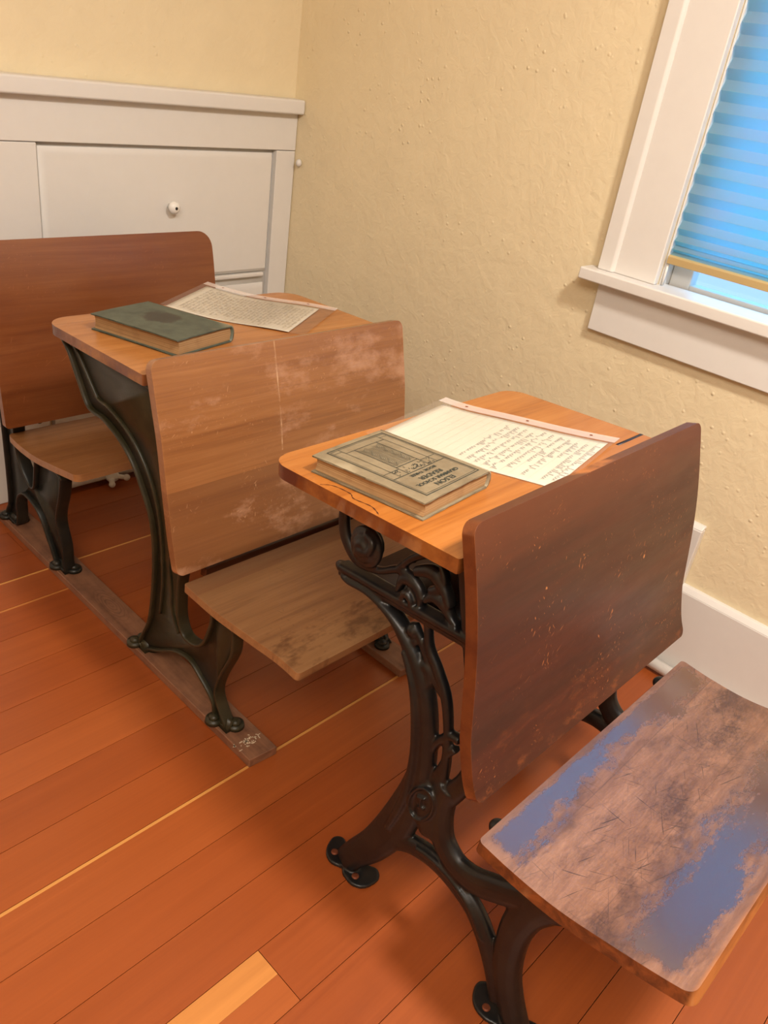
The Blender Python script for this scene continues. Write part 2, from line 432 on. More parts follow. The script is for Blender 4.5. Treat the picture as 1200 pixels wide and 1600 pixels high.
# ------------------------------------------------------------------ painted pipe along the wall foot
bm = bmesh.new()
tube(bm, [(-.83, -.05, .030), (-.045, -.05, .030)], .0175, 16, 1, False)
tag(obj('pipe', bm, M_trim), 'white painted pipe at the foot of the built-in cupboard', 'pipe')
bm = bmesh.new()
ball(bm, (-.672, -.072, .026), .017, (1.3, 1, 1)); tube(bm, [(-.672, -.072, .026), (-.690, -.098, .018)], .008, 10, 1, False)
tube(bm, [(-.672, -.072, .028), (-.640, -.098, .026)], .0075, 10, 1, False); ball(bm, (-.640, -.098, .026), .0105); ball(bm, (-.690, -.1, .0165), .010)
tag(obj('pipe_fitting', bm, M_trim), 'small white painted valve fitting on the pipe below the cupboard', 'valve')
bm = bmesh.new()
tube(bm, [(-.0435, -1.45, .021), (-.0435, -2.25, .021)], .0155, 16, 1, False)
tube(bm, [(-.0435, -1.20, .021), (-.0435, -1.445, .021)], .0195, 16, 1, False)
tag(obj('pipe', bm, M_trim), 'white painted pipe at the foot of the right baseboard behind the front desk', 'pipe')

# ------------------------------------------------------------------ window
win = bpy.data.objects.new('window_1', None); C.objects.link(win); win.location = (0, -1.67, .886); win['kind'] = 'structure'; win['label'] = 'white painted window with a pleated blind'
def wc(o): o.location = (0, 1.67, -.886); return o
bm = bmesh.new()
box(bm, -.020, 0, -1.2895+.006, -1.152, .893, 2.13); box(bm, -.020, 0, -2.20, -2.055, .893, 2.13); box(bm, -.020, 0, -2.055, -1.2835, 2.0, 2.13)
wc(obj('casing', bm, M_trim, win, bevel=.003))
bm = bmesh.new()
prism(bm, [(-.0275, -1.140), (0, -1.140), (0, -1.1525), (-.0195, -1.183), (-.0265, -1.177), (-.0275, -1.172)], lambda x, y: (x, y, .893), lambda x, y: (x, y, 2.14))
wc(obj('back_band', bm, M_trim, win, bevel=.003))
bm = bmesh.new(); box(bm, -.056, .035, -2.24, -1.1112, .866, .893)
wc(obj('window_stool', bm, M_trim, win, bevel=.004))
bm = bmesh.new(); box(bm, -.020, 0, -2.20, -1.151, .752, .866)
wc(obj('apron', bm, M_trim, win, bevel=.003))
bm = bmesh.new()
box(bm, .0, .13, -1.289, -1.2832, .874, 2.0); box(bm, .0, .13, -2.062, -2.055, .874, 2.0); box(bm, .0, .13, -2.055, -1.289, 1.994, 2.0); box(bm, .035, .15, -2.055, -1.289, .862, .883)
wc(obj('jamb', bm, M_trim, win, bevel=.001))
bm = bmesh.new()
box(bm, .040, .075, -1.338, -1.2895, .884, 1.99); box(bm, .040, .075, -2.054, -2.006, .884, 1.99); box(bm, .0405, .0745, -2.006, -1.338, .884, .902); box(bm, .0405, .0745, -2.006, -1.338, 1.94, 1.99)
wc(obj('sash', bm, M_trim, win, bevel=.003))
t = NT('window_glass'); t.t.nodes.remove(t.b)
tr = t.n('ShaderNodeBsdfTransparent'); gl = t.n('ShaderNodeBsdfGlossy', Roughness=.02); mx = t.n('ShaderNodeMixShader', Fac=.06)
t.link(tr.outputs[0], mx.inputs[1]); t.link(gl.outputs[0], mx.inputs[2]); t.link(mx.outputs[0], t.out.inputs[0])
bm = bmesh.new(); box(bm, .056, .060, -2.006, -1.338, .902, 1.94)
wc(obj('pane', bm, t.m, win, smooth=False))
# pleated blind
t = NT('blind_fabric'); t.t.nodes.remove(t.b)
tl = t.n('ShaderNodeBsdfTranslucent'); df = t.n('ShaderNodeBsdfDiffuse'); mx = t.n('ShaderNodeMixShader', Fac=.18)
cl = t.mix(t.ramp1(t.noise(t.map((1, 9, 9)), 1.0, 4), .3, .7), (.56, .74, .80, 1), (.42, .76, .80, 1))
t.link(cl, tl.inputs['Color']); df.inputs['Color'].default_value = (.6, .62, .66, 1)
t.link(tl.outputs[0], mx.inputs[1]); t.link(df.outputs[0], mx.inputs[2]); t.link(mx.outputs[0], t.out.inputs[0])
blind = empty('pleated_blind', (.012, -1.67, .945), 0, 'pale blue backlit pleated blind lowered almost to the sill of the window', 'blind')
def bc(o): o.location = (-.012, 1.67, -.945); return o
bm = bmesh.new()
zs = [.962, .968, .974, .982, .992, 1.004, 1.018, 1.034, 1.052, 1.071, 1.090]
while zs[-1] < 1.96: zs.append(zs[-1]+.0195)
pr = [(.0065 if i % 2 else -.0045, z) for i, z in enumerate(zs)]
fr = [[bm.verts.new((x+dx, y, z)) for (x, z) in pr] for y, dx in ((-2.048, 0), (-1.293, 0))]
for i in range(len(pr)-1): bm.faces.new((fr[0][i], fr[1][i], fr[1][i+1], fr[0][i+1]))
bl = bc(obj('pleats', bm, t.m, blind, smooth=False)); sd = bl.modifiers.new('s', 'SOLIDIFY'); sd.thickness = .0006
bm = bmesh.new(); prism(bm, [(-.008, .943), (.010, .940), (.014, .947), (.014, .958), (-.004, .962), (-.009, .958)], lambda x, z: (x, -2.05, z), lambda x, z: (x, -1.291, z))
o = bc(obj('bottom_rail', bm, plain('champagne_metal', srgb(196, 172, 122), .38, .25), blind, bevel=.0015)); o['label'] = 'tan metal bottom rail'
bm = bmesh.new(); box(bm, -.012, .018, -2.05, -1.291, 1.962, 1.99); bc(obj('head_rail', bm, plain('champagne_head', srgb(200, 185, 150), .4), blind, bevel=.002))
bm = bmesh.new(); box(bm, -.003, .003, -1.2955, -1.2905, .8945, .942); bc(obj('hold_down', bm, M_trim, blind))

# ------------------------------------------------------------------ desk materials
def seamed(pos, amt, comp=1, seamcol=(.08, .03, .015, 1), tones=None, wid=.0007):
    """glued strips: thin joint lines at given local coordinates and a slight tone change"""
    def f(t, c):
        s = t.sep(t.tc.outputs['Object'])[comp]
        for i, p in enumerate(pos):
            dlt = t.math('ABSOLUTE', t.math('SUBTRACT', s, p))
            ln = t.math('MULTIPLY', t.math('LESS_THAN', dlt, wid), amt)
            if tones: c = t.mix(t.math('MULTIPLY', t.math('GREATER_THAN', s, p), tones[i][1]), c, tones[i][0])
            c = t.mix(ln, c, seamcol)
        return c
    return f
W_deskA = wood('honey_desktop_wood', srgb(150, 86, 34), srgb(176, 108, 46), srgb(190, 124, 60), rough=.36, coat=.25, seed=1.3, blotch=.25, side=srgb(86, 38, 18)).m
def deskB_c(t, c):
    st = t.ramp1(t.noise(t.map((5, 12, 1), loc=(2, 2, 0)), 1.0, 5), .55, .72)
    return t.mix(t.math('MULTIPLY', st, .5), c, srgb(140, 78, 40))
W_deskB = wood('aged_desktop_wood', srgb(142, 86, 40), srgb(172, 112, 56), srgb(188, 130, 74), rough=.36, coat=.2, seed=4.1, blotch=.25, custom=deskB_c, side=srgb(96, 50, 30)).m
def backA_c(t, c):
    s = t.sep(t.tc.outputs['Object'])
    top = t.ramp1(t.math('ADD', s[2], t.math('MULTIPLY', t.noise(t.map((7, 7, 7)), 1.0, 5), .07)), .765, .835)
    c = t.mix(t.math('MULTIPLY', top, .6), c, srgb(100, 50, 26))
    low = t.ramp1(t.math('SUBTRACT', t.math('ADD', .52, t.math('MULTIPLY', t.noise(t.map((5, 5, 9)), 1.0, 5), .12)), s[2]), .05, .16)
    fl_ = t.ramp1(t.noise(t.map((26, 26, 60), loc=(3, 0, 0)), 1.0, 6, .7), .54, .66)
    c = t.mix(t.math('MULTIPLY', t.math('MULTIPLY', low, fl_), .5), c, srgb(128, 66, 28))
    ch = t.ramp1(t.noise(t.map((45, 45, 26), loc=(9, 1, 4)), 1.0, 2, .4), .775, .795)
    return t.mix(ch, c, srgb(196, 128, 72))
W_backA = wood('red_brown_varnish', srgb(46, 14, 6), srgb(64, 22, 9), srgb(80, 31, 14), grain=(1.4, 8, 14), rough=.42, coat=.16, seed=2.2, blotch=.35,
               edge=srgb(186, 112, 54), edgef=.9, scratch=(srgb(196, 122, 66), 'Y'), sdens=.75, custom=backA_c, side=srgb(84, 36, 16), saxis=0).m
def backB_c(t, c):
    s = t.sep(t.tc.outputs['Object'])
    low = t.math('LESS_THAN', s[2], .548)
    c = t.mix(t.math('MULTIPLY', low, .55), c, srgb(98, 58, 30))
    wr = t.ramp1(t.math('ADD', t.noise(t.map((9, 9, 16), loc=(5, 2, 2)), 1.0, 7, .68), t.math('MULTIPLY', s[0], .22)), .52, .68)
    c = t.mix(t.math('MULTIPLY', wr, .55), c, srgb(186, 142, 112))
    ln = t.math('LESS_THAN', t.math('ABSOLUTE', t.math('SUBTRACT', s[0], -.045)), .0016)
    nz = t.ramp1(t.noise(t.map((60, 60, 60)), 1.0, 4), .35, .6)
    return t.mix(t.math('MULTIPLY', t.math('MULTIPLY', ln, nz), t.math('MULTIPLY', t.math('GREATER_THAN', s[2], .57), .45)), c, srgb(214, 178, 140))
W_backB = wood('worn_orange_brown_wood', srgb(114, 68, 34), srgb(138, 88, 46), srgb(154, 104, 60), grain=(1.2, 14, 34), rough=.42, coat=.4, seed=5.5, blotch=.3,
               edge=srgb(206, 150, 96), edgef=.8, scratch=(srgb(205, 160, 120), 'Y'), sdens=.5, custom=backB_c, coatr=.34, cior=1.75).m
W_backC = wood('amber_brown_wood', srgb(104, 54, 24), srgb(118, 66, 31), srgb(130, 78, 40), grain=(2.0, 12, 40), rough=.42, coat=.25, seed=8.5, blotch=.5, edge=srgb(190, 120, 60), edgef=.6,
               scratch=(srgb(180, 120, 80), 'Y'), sdens=.3).m
def seatB_c(t, c):
    s = t.sep(t.tc.outputs['Object'])
    far = t.math('GREATER_THAN', s[1], -.124)
    c = t.mix(t.math('MULTIPLY', far, .5), c, srgb(124, 80, 54))
    st = t.ramp1(t.math('SUBTRACT', t.noise(t.map((22, 44, 10), loc=(1, 6, 0)), 1.0, 6, .65), t.math('MULTIPLY', t.math('ABSOLUTE', t.math('ADD', s[1], .36)), 2.0)), .45, .6)
    return t.mix(t.math('MULTIPLY', st, .75), c, srgb(92, 56, 30))
W_seatB = wood('worn_tan_wood', srgb(124, 86, 54), srgb(146, 105, 67), srgb(160, 120, 80), grain=(1.6, 24, 24), rough=.5, coat=.1, seed=3.9, blotch=.25, edge=srgb(196, 150, 104), edgef=.5,
               scratch=(srgb(86, 54, 32), 'Z'), sdens=.5, custom=seatB_c).m
W_seatC = wood('tan_seat_wood', srgb(124, 80, 44), srgb(148, 101, 60), srgb(164, 117, 74), grain=(1.6, 24, 24), rough=.42, coat=.15, seed=6.9, blotch=.3, edge=srgb(200, 150, 98), edgef=.4,
               scratch=(srgb(96, 60, 34), 'Z'), sdens=.25).m
# front seat: dark varnish left along the rear and front edges, worn bare in the middle
def seatA_mat():
    t = NT('worn_varnished_seat')
    s = t.sep(t.tc.outputs['Object'])                      # y = -u
    g1 = t.noise(t.map((5.0, 40, 40), loc=(1, 1, 1)), 1.0, 9, .7, .6); gf = t.noise(t.map((40, 260, 260)), 1.0, 4, .7)
    f = t.math('ADD', t.math('MULTIPLY', g1, .7), t.math('MULTIPLY', gf, .3))
    worn = t.ramp(f, [(.36, srgb(108, 70, 52)), (.5, srgb(134, 94, 73)), (.64, srgb(156, 114, 91))])
    dk = t.ramp1(t.noise(t.map((6.5, 16, 9), loc=(3.3, 1.2, 0)), 1.0, 8, .75), .50, .66)
    # dark worn-in stain running slantwise across the middle of the seat
    du = t.math('ADD', t.math('MULTIPLY', s[1], -1.0), t.math('MULTIPLY_ADD', s[0], .12, -.272))
    band = t.math('SUBTRACT', 1.0, t.ramp1(t.math('ABSOLUTE', t.math('ADD', du, t.math('MULTIPLY', t.math('SUBTRACT', dk, .5), .03))), .012, .075))
    spk = t.ramp1(t.noise(t.map((150, 300, 150), loc=(4, 4, 0)), 1.0, 6, .8), .42, .62)
    brk = t.ramp1(t.noise(t.map((9, 14, 9), loc=(14, 2, 0)), 1.0, 5, .7), .42, .56)
    worn = t.mix(t.math('MULTIPLY', dk, .75), worn, srgb(66, 35, 28))
    worn = t.mix(t.math('MULTIPLY', t.math('MULTIPLY', band, brk), t.math('MULTIPLY_ADD', spk, .45, .5)), worn, srgb(54, 27, 24))
    worn = t.mix(t.math('MULTIPLY', spk, .25), worn, srgb(92, 58, 46))
    nn = t.noise(t.map((14, 30, 14), loc=(2, 8, 0)), 1.0, 10, .82)
    nl = t.noise(t.map((3, 5, 3), loc=(9, 8, 0)), 1.0, 3, .5)
    u = t.math('MULTIPLY', s[1], -1.0)
    rear = t.math('SUBTRACT', .052, t.math('ABSOLUTE', t.math('SUBTRACT', u, .148)))
    frnt = t.math('SUBTRACT', .050, t.math('ABSOLUTE', t.math('SUBTRACT', u, t.math('MULTIPLY_ADD', s[0], -.02, .375))))
    m = t.math('MAXIMUM', rear, t.math('MULTIPLY', frnt, 1.0))
    m = t.math('ADD', m, t.math('ADD', t.math('MULTIPLY', t.math('SUBTRACT', nn, .5), .17), t.math('MULTIPLY', t.math('SUBTRACT', nl, .5), .12)))
    jit = t.math('MULTIPLY', t.math('SUBTRACT', nn, .5), .07)
    edgev = t.ramp1(t.math('ADD', jit, t.math('SUBTRACT', .294, t.math('ABSOLUTE', s[0]))), .0, .012)
    eu = t.ramp1(t.math('ADD', jit, t.math('SUBTRACT', .418, u)), .0, .012); er = t.ramp1(t.math('ADD', t.math('MULTIPLY', jit, .4), t.math('SUBTRACT', u, .136)), .0, .006)
    mask = t.math('MULTIPLY', t.math('MULTIPLY', t.ramp1(m, .008, .034), edgev), t.math('MULTIPLY', eu, er))
    c = t.mix(mask, worn, srgb(74, 36, 26))
    for p, a in ((-.190, .5), (-.300, .35)):
        ln = t.math('LESS_THAN', t.math('ABSOLUTE', t.math('SUBTRACT', s[1], p)), .0007)
        c = t.mix(t.math('MULTIPLY', ln, a), c, srgb(60, 34, 26))
    c = t.mix(t.math('MULTIPLY', t.math('GREATER_THAN', s[1], -.190), .22), c, srgb(96, 60, 52))
    ms = []
    for k_, ang in enumerate((.35, -.5, 1.1, 1.7)):
        ms.append(t.ramp1(t.noise(t.map2((13, 480, 13), (0, 0, ang), (k_*2.1, 3*k_, 0)), 1.0, 1.5, .5), .68, .73))
    sc = t.math('MAXIMUM', t.math('MAXIMUM', ms[0], ms[1]), t.math('MAXIMUM', ms[2], ms[3]))
    sc = t.math('MULTIPLY', sc, t.ramp1(t.noise(t.map((7, 9, 7), loc=(5, 5, 5)), 1.0, 3), .42, .55))
    c = t.mix(t.math('MULTIPLY', sc, .9), c, srgb(44, 24, 20))
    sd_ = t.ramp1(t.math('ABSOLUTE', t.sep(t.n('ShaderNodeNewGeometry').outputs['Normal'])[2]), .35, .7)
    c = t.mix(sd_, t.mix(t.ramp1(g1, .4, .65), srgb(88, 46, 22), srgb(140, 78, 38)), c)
    fe = t.math('MULTIPLY', t.ramp1(u, .424, .430), t.ramp1(t.noise(t.map((9, 40, 40)), 1.0, 4), .2, .5))
    c = t.mix(fe, c, srgb(176, 112, 60))
    c = t.mix(t.math('MULTIPLY', edge_wear(t, .53, .6), .4), c, srgb(180, 128, 84))
    t.col(c)
    t.set('Roughness', t.mix(mask, (.42, .42, .42, 1), (.22, .22, .22, 1)))
    t.set('Specular IOR Level', .5)
    t.set('Coat Weight', t.math('MULTIPLY', sd_, t.math('MULTIPLY_ADD', mask, .7, .3))); t.set('Coat IOR', 2.6)
    t.set('Coat Roughness', t.math('MULTIPLY_ADD', mask, -.26, .42))
    t.bump(t.math('SUBTRACT', gf, t.math('MULTIPLY', sc, .8)), .15, .001)
    return t.m
W_seatA = seatA_mat()
W_under = wood('dark_stained_rail', srgb(60, 30, 16), srgb(92, 50, 28), srgb(120, 70, 40), rough=.5, coat=.1, seed=9).m
def runner_mat(seed):
    def knot(t, c):
        s = t.tc.outputs['Object']
        mp = t.map((1, 1, 0), loc=(.203, -.325 if seed < 2 else -1.2, 0)); mpn = t.t.nodes.new('ShaderNodeVectorMath'); mpn.operation = 'MULTIPLY'
        t.link(mp, mpn.inputs[0]); mpn.inputs[1].default_value = (2.2, .75, 0)
        ln = t.t.nodes.new('ShaderNodeVectorMath'); ln.operation = 'LENGTH'; t.link(mpn.outputs[0], ln.inputs[0])
        r = ln.outputs['Value']
        rg = t.math('SINE', t.math('MULTIPLY', t.math('ADD', r, t.math('MULTIPLY', t.noise(t.map((14, 14, 1)), 1.0, 3), .02)), 520))
        k_ = t.math('MULTIPLY', t.ramp1(rg, .2, .9), t.math('SUBTRACT', 1.0, t.ramp1(r, .035, .07)))
        return t.mix(t.math('MULTIPLY', k_, .55), c, srgb(58, 34, 26))
    return wood('weathered_runner_wood_%d' % seed, srgb(88, 56, 42), srgb(118, 80, 60), srgb(142, 102, 78), grain=(26, 1.6, 26), rough=.55, coat=.05, seed=seed, blotch=.35, edge=srgb(170, 120, 86), edgef=.5, custom=knot).m
def iron(name, c, c2, rough, coat=.1):
    t = NT(name); n = t.noise(t.map((1, 1, 1)), 22, 6, .65)
    t.col(t.mix(t.ramp1(n, .45, .72), c, c2)); t.set('Roughness', t.math('MULTIPLY_ADD', n, .25, rough-.12)); t.set('Specular IOR Level', .38)
    t.set('Coat Weight', coat); t.set('Coat Roughness', .25)
    t.bump(t.noise(t.map((1, 1, 1)), 160, 4), .18, .001); return t.m
M_black = iron('black_cast_iron', (.006, .006, .0065, 1), (.018, .013, .010, 1), .40)
M_green = iron('olive_green_cast_iron', (.024, .021, .009, 1), (.042, .033, .014, 1), .46)
M_dgreen = iron('dark_green_cast_iron', (.009, .010, .008, 1), (.022, .019, .012, 1), .44)
M_foothole = plain('foot_hole_orange', srgb(112, 58, 34), .5, .4)
M_bolt = iron('bolt_iron', (.02, .02, .018, 1), (.06, .05, .035, 1), .35)

# ------------------------------------------------------------------ front desk (ornate black iron)
XA, YA, TA = -.7837, -1.6270, .0032
deskA = empty('school_desk', (XA, YA, 0), -TA, 'antique school desk on ornate black cast iron legs, nearest the camera, with red brown backrest', 'desk')
def frameA(sgn):
    V0 = .245*sgn
    fn = lambda u, v, z: L(u, V0+v*sgn, z)
    bm = bmesh.new()
    sw = lambda pts, d=.022, **k_: sweep(bm, pts, d, fn, **k_)
    # main column from rear foot up to the tray tip
    sw([(-.128, .012, .05), (-.112, .045, .052), (-.074, .112, .060), (-.038, .205, .066), (-.020, .30, .052), (-.0195, .365, .042), (-.029, .424, .040), (-.043, .471, .037),
        (-.064, .512, .031), (-.091, .542, .024), (-.124, .565, .016), (-.170, .577, .013), (-.2114, .5733, .012), (-.226, .578, .012)], .030)
    # ridge on the column
    sw([(-.050, .185, .012, .014), (-.030, .27, .014, .015), (-.029, .36, .012, .015), (-.040, .43, .012, .015), (-.058, .485, .010, .014), (-.085, .528, .008, .012)], .012)
    # thin strut and its branch
    sw([(-.060, .585, .012), (-.0507, .553, .014), (-.029, .526, .016), (-.007, .494, .017), (.007, .454, .015), (.016, .41, .014), (.020, .36, .018), (.012, .31, .03)], .016)
    sw([(-.083, .574, .008), (-.0666, .554, .012), (-.0487, .530, .013), (-.026, .503, .012), (-.008, .490, .010)], .014)
    sw([(-.06, .515, .022), (-.045, .52, .016), (-.038, .50, .012), (-.036, .47, .004)], .02)
    ball(bm, fn(-.083, 0, .562), .012); ball(bm, fn(-.076, 0, .548), .009)
    # hub loop
    sw([(-.010, .30, .022), (-.011, .345, .015), (-.008, .385, .013), (0, .412, .013), (.016, .435, .014), (.034, .44, .014)], .018)
    sw([(.006, .335, .016), (.014, .375, .010), (.020, .40, .010), (.030, .42, .012)], .016)
    # hub
    sw([(-.018, .325, .05), (.002, .30, .066), (.014, .27, .07), (.028, .235, .05)], .030)
    # emblem: an oval with raised ring and strokes, on the outer side
    ring = [(.004+.022*math.cos(a), .292+.034*math.sin(a)+.010*math.cos(a), .0045, .016) for a in [i*math.pi/6 for i in range(12)]]
    sw(ring, .008, n=3, closed=True)
    sw([(-.006, .301, .004, .017), (.010, .309, .004, .017)], .008); sw([(.001, .305, .004, .017), (.006, .283, .004, .017)], .008); sw([(-.002, .282, .003, .017), (.012, .290, .003, .017)], .008)
    # back standard that carries the backrest
    sw([(.018, .30, .045), (.045, .345, .034), (.062, .40, .030), (.050, .47, .026), (.026, .56, .026), (.000, .64, .026), (-.022, .715, .03)], .020)
    # S curve to the seat
    sw([(.036, .345, .036), (.028, .315, .048), (.031, .280, .048), (.046, .243, .044), (.077, .2175, .046), (.1141, .2175, .048), (.1517, .2375, .046), (.190, .262, .044), (.2222, .2785, .05), (.262, .315, .05)], .028)
    # arch between the feet
    sw([(-.095, .090, .02), (-.060, .135, .036), (-.020, .170, .036), (.012, .184, .036), (.045, .189, .036), (.0833, .183, .036), (.1264, .164, .037), (.160, .128, .037), (.188, .080, .034), (.208, .030, .03)], .024)
    sw([(.010, .193, .010, .011), (.045, .199, .010, .011), (.086, .192, .010, .011), (.126, .171, .010, .011), (.158, .134, .008, .011)], .008)
    # front leg under the seat
    sw([(.232, .335, .10), (.222, .295, .078), (.208, .250, .056), (.1990, .205, .052), (.1985, .160, .050), (.205, .110, .050), (.222, .062, .050), (.248, .012, .05)], .030)
    # seat bracket arm
    sw([(.130, .343, .016), (.19, .343, .022), (.26, .343, .022), (.33, .358, .018), (.385, .372, .012)], .026)
    sw([(.225, .318, .05), (.29, .343, .022), (.34, .362, .012)], .022)
    ball(bm, fn(.128, .0, .345), .017, (.8, 1, .8))
    # tray edge rails
    tr_ = lambda z: [(-.236, z, .012), (-.15, z+.008, .012), (-.06, z+.0165, .012), (.030, z+.025, .012)]
    sw(tr_(.5865), .026, power=5); sw([(p[0], p[1]-.011, .010, p[3] if len(p) > 3 else 0) for p in tr_(.5865)], .018, power=5)
    ball(bm, fn(-.236, 0, .583), .010, (.8, 1.4, 1))
    # scroll carrying the desktop
    sw([(-.236, .712, .016), (-.246, .690, .018), (-.244, .655, .020), (-.233, .630, .020), (-.206, .6105, .018), (-.1643, .6175, .012), (-.128, .640, .013), (-.098, .640, .012), (-.078, .622, .010)], .014)
    sw([(-.128, .642, .012), (-.110, .668, .012), (-.086, .690, .014), (-.05, .715, .014)], .014)
    sw([(-.098, .655, .016), (-.070, .668, .022), (-.045, .655, .016), (-.03, .635, .01)], .020)
    # rosette
    for r_, w_, v_ in ((.026, .012, .010), (.017, .011, .016), (.008, .012, .020)):
        cu, cz = -.186, .650
        sw([(cu+r_*.95*math.cos(a), cz+r_*1.05*math.sin(a), w_, v_) for a in [i*math.pi/4 for i in range(8)]], .012, n=3, closed=True)
    ball(bm, fn(-.186, 0, .650), .026, (.5, .9, 1.05))
    sw([(-.186, .675, .008, .016), (-.168, .668, .010, .020), (-.172, .650, .010, .022), (-.190, .645, .010, .022), (-.196, .630, .008, .018)], .01)
    # leaves above the tray
    sw([(-.122, .607, .006), (-.118, .628, .016), (-.102, .636, .020), (-.084, .626, .018), (-.078, .606, .006)], .018)
    sw([(-.110, .602, .006, .006), (-.103, .618, .012, .008), (-.092, .612, .010, .008), (-.090, .602, .004, .006)], .014)
    sw([(-.072, .620, .008), (-.060, .634, .018), (-.040, .632, .020), (-.026, .620, .014), (-.012, .616, .006)], .018)
    sw([(-.070, .640, .010), (-.056, .648, .016), (-.048, .668, .012), (-.060, .690, .006)], .016)
    # feet
    for pts, hh in (([(-.1738, -.2528), (-.181, -.2341), (-.178, -.222), (-.166, -.2165), (-.150, -.222), (-.125, -.228), (-.098, -.221), (-.0809, -.2144), (-.066, -.2269), (-.0700, -.2564), (-.090, -.2706), (-.1156, -.268), (-.125, -.2615), (-.1431, -.2686), (-.16, -.266)], 0),
                    ([(.175, -.2592), (.1665, -.243), (.1665, -.2309), (.1757, -.2215), (.19, -.218), (.21, -.226), (.24, -.226), (.268, -.214), (.286, -.222), (.288, -.246), (.270, -.268), (.245, -.272), (.228, -.2655), (.2109, -.2708), (.19, -.270)], 0)):
        P = crom([(a, b, 0) for a, b in pts], 3, True)
        q = [(p.x, -p.y) for p in P]
        prism(bm, q, lambda u, v: L(u, v*sgn, .001), lambda u, v: L(u, v*sgn, .0085))
    o = obj('side_frame', bm, M_black, deskA); remesh(o, .0022, 3)
    for (u, v) in ((-.1553, .251), (-.096, .256), (.2000, .257)):
        bm = bmesh.new(); lathe(bm, [(.0065, 0), (.0065, .0017), (.003, .0022)], Matrix.Translation(L(u, v*sgn, .0083)), 14)
        s_ = obj('screw_or_hole', bm, M_foothole, deskA)  # rust-coloured disc stands for the floor showing through an open screw hole
frameA(-1); frameA(1)
board('backrest', [(-.0045, .800), (.0222, .7145), (.0378, .6541), (.049, .5966), (.0590, .5357), (.066, .5000), (.0829, .4471), (.1000, .4150)], .3044, .0185, W_backA, deskA, rad=(.016, .014), bevel=.006)
# the face profile runs downwards, so its left normal points to the viewer: shift handled in board() by side choice
board('desktop', [(.0020, .7504), (-.20, .7362), (-.30, .7292), (-.3600, .7250)], .3010, .0215, W_deskA, deskA, rad=(.004, .038), bevel=.004)
bm = bmesh.new(); prism(bm, [(-.0795, .7442), (-.0735, .7446), (-.0735, .7454), (-.0795, .7450)], lambda u, z: L(u, .215, z), lambda u, z: L(u, .3012, z))
obj('groove_inlay', bm, plain('dark_groove', srgb(30, 28, 40), .4), deskA)
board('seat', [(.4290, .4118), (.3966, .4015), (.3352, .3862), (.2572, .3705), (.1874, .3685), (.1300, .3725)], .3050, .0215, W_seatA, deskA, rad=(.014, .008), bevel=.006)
bm = bmesh.new()
prism(bm, [(-.232, .569), (.020, .592), (.020, .588), (-.232, .565)], lambda u, z: L(u, -.236, z), lambda u, z: L(u, .236, z))
prism(bm, [(.016, .592), (-.006, .700), (-.010, .700), (.012, .590)], lambda u, z: L(u, -.236, z), lambda u, z: L(u, .236, z))
obj('book_tray', bm, M_black, deskA)
bm = bmesh.new(); tube(bm, [Vector(L(.128, -.262, .347)), Vector(L(.128, .262, .347))], .006, 10, 1, False)
obj('hinge_rod', bm, M_black, deskA)
for v in (-.20, .12, .20):                                       # bolts under the backrest
    bm = bmesh.new(); lathe(bm, [(.0065, -.018), (.0065, .0), (.009, .0), (.009, .006), (.004, .009)], Matrix.Translation(L(.073, v, .405)) @ Matrix.Rotation(math.pi*.9, 4, 'X'), 12)
    obj('bolt', bm, M_bolt, deskA)
# crack and knot marks worn into the desktop edge
bm = bmesh.new()
pts = [(-.250, -.2985), (-.235, -.286), (-.205, -.284), (-.190, -.291), (-.160, -.288), (-.138, -.2965)]
P = crom([(a, b, 0) for a, b in pts], 8); pv = None
for i, p in enumerate(P):
    wdt = .0007+.0004*math.sin(i*1.7); z = .7250+(p.x+.36)*.0705+.0004
    a, b = bm.verts.new(L(p.x, p.y-wdt, z)), bm.verts.new(L(p.x, p.y+wdt, z))
    if pv: bm.faces.new((pv[0], a, b, pv[1]))
    pv = (a, b)
obj('surface_crack', bm, plain('dark_crack', srgb(70, 30, 12), .7), deskA)

# ------------------------------------------------------------------ desks on the runners (olive green iron)
XB, YB, TB, HR = -.7916, -.9524, .0048, .0218
deskB = empty('school_desk', (XB, YB, 0), -TB, 'antique school desk with solid olive green side panels and worn orange brown backrest', 'desk')
def lean(sgn, z): return sgn*((.215+.08*z) if sgn < 0 else (.240+.05*z))
def panel(outline, inner, parent, sgn, mat, holes_depth=.026, n=4, rimw=.0075, webth=.006):
    base = lambda u, v, z: L(u, lean(sgn, z)+v*sgn, z)
    P = crom([(a, b, 0) for a, b in outline], n, True)
    bm = bmesh.new()
    prism(bm, [(p.x, p.y) for p in P], lambda u, z: base(u, -webth/2, z), lambda u, z: base(u, webth/2, z))
    sweep(bm, [(p.x, p.y, rimw) for p in P], holes_depth, base, sec=12, power=4, closed=True, smoothp=False)
    for path in inner: sweep(bm, path, .012, base, sec=8)
    return bm, base
def foot(bm, base_u, sgn, span=.030, s=1.0):
    # cast foot with two bolted lobes on the runner
    vv = lean(sgn, HR)
    for du, dv in ((-.019*s, -.014), (.019*s, .012)):
        c = Vector(L(base_u+du, vv-dv*sgn, HR+.0045))
        bmesh.ops.create_cone(bm, cap_ends=True, segments=20, radius1=.019, radius2=.0175, depth=.0085, matrix=Matrix.Translation(c))
        ball(bm, c+Vector((0, 0, .006)), .0115, (1, 1, .75), 14)
    b = [(base_u-.026, vv-.016), (base_u+.026, vv-.016), (base_u+.026, vv+.016), (base_u-.026, vv+.016)]
    prism(bm, b, lambda u, v: L(u, v, HR+.0006), lambda u, v: L(base_u+(u-base_u)*.8, v*.2+vv*.8, HR+.022))
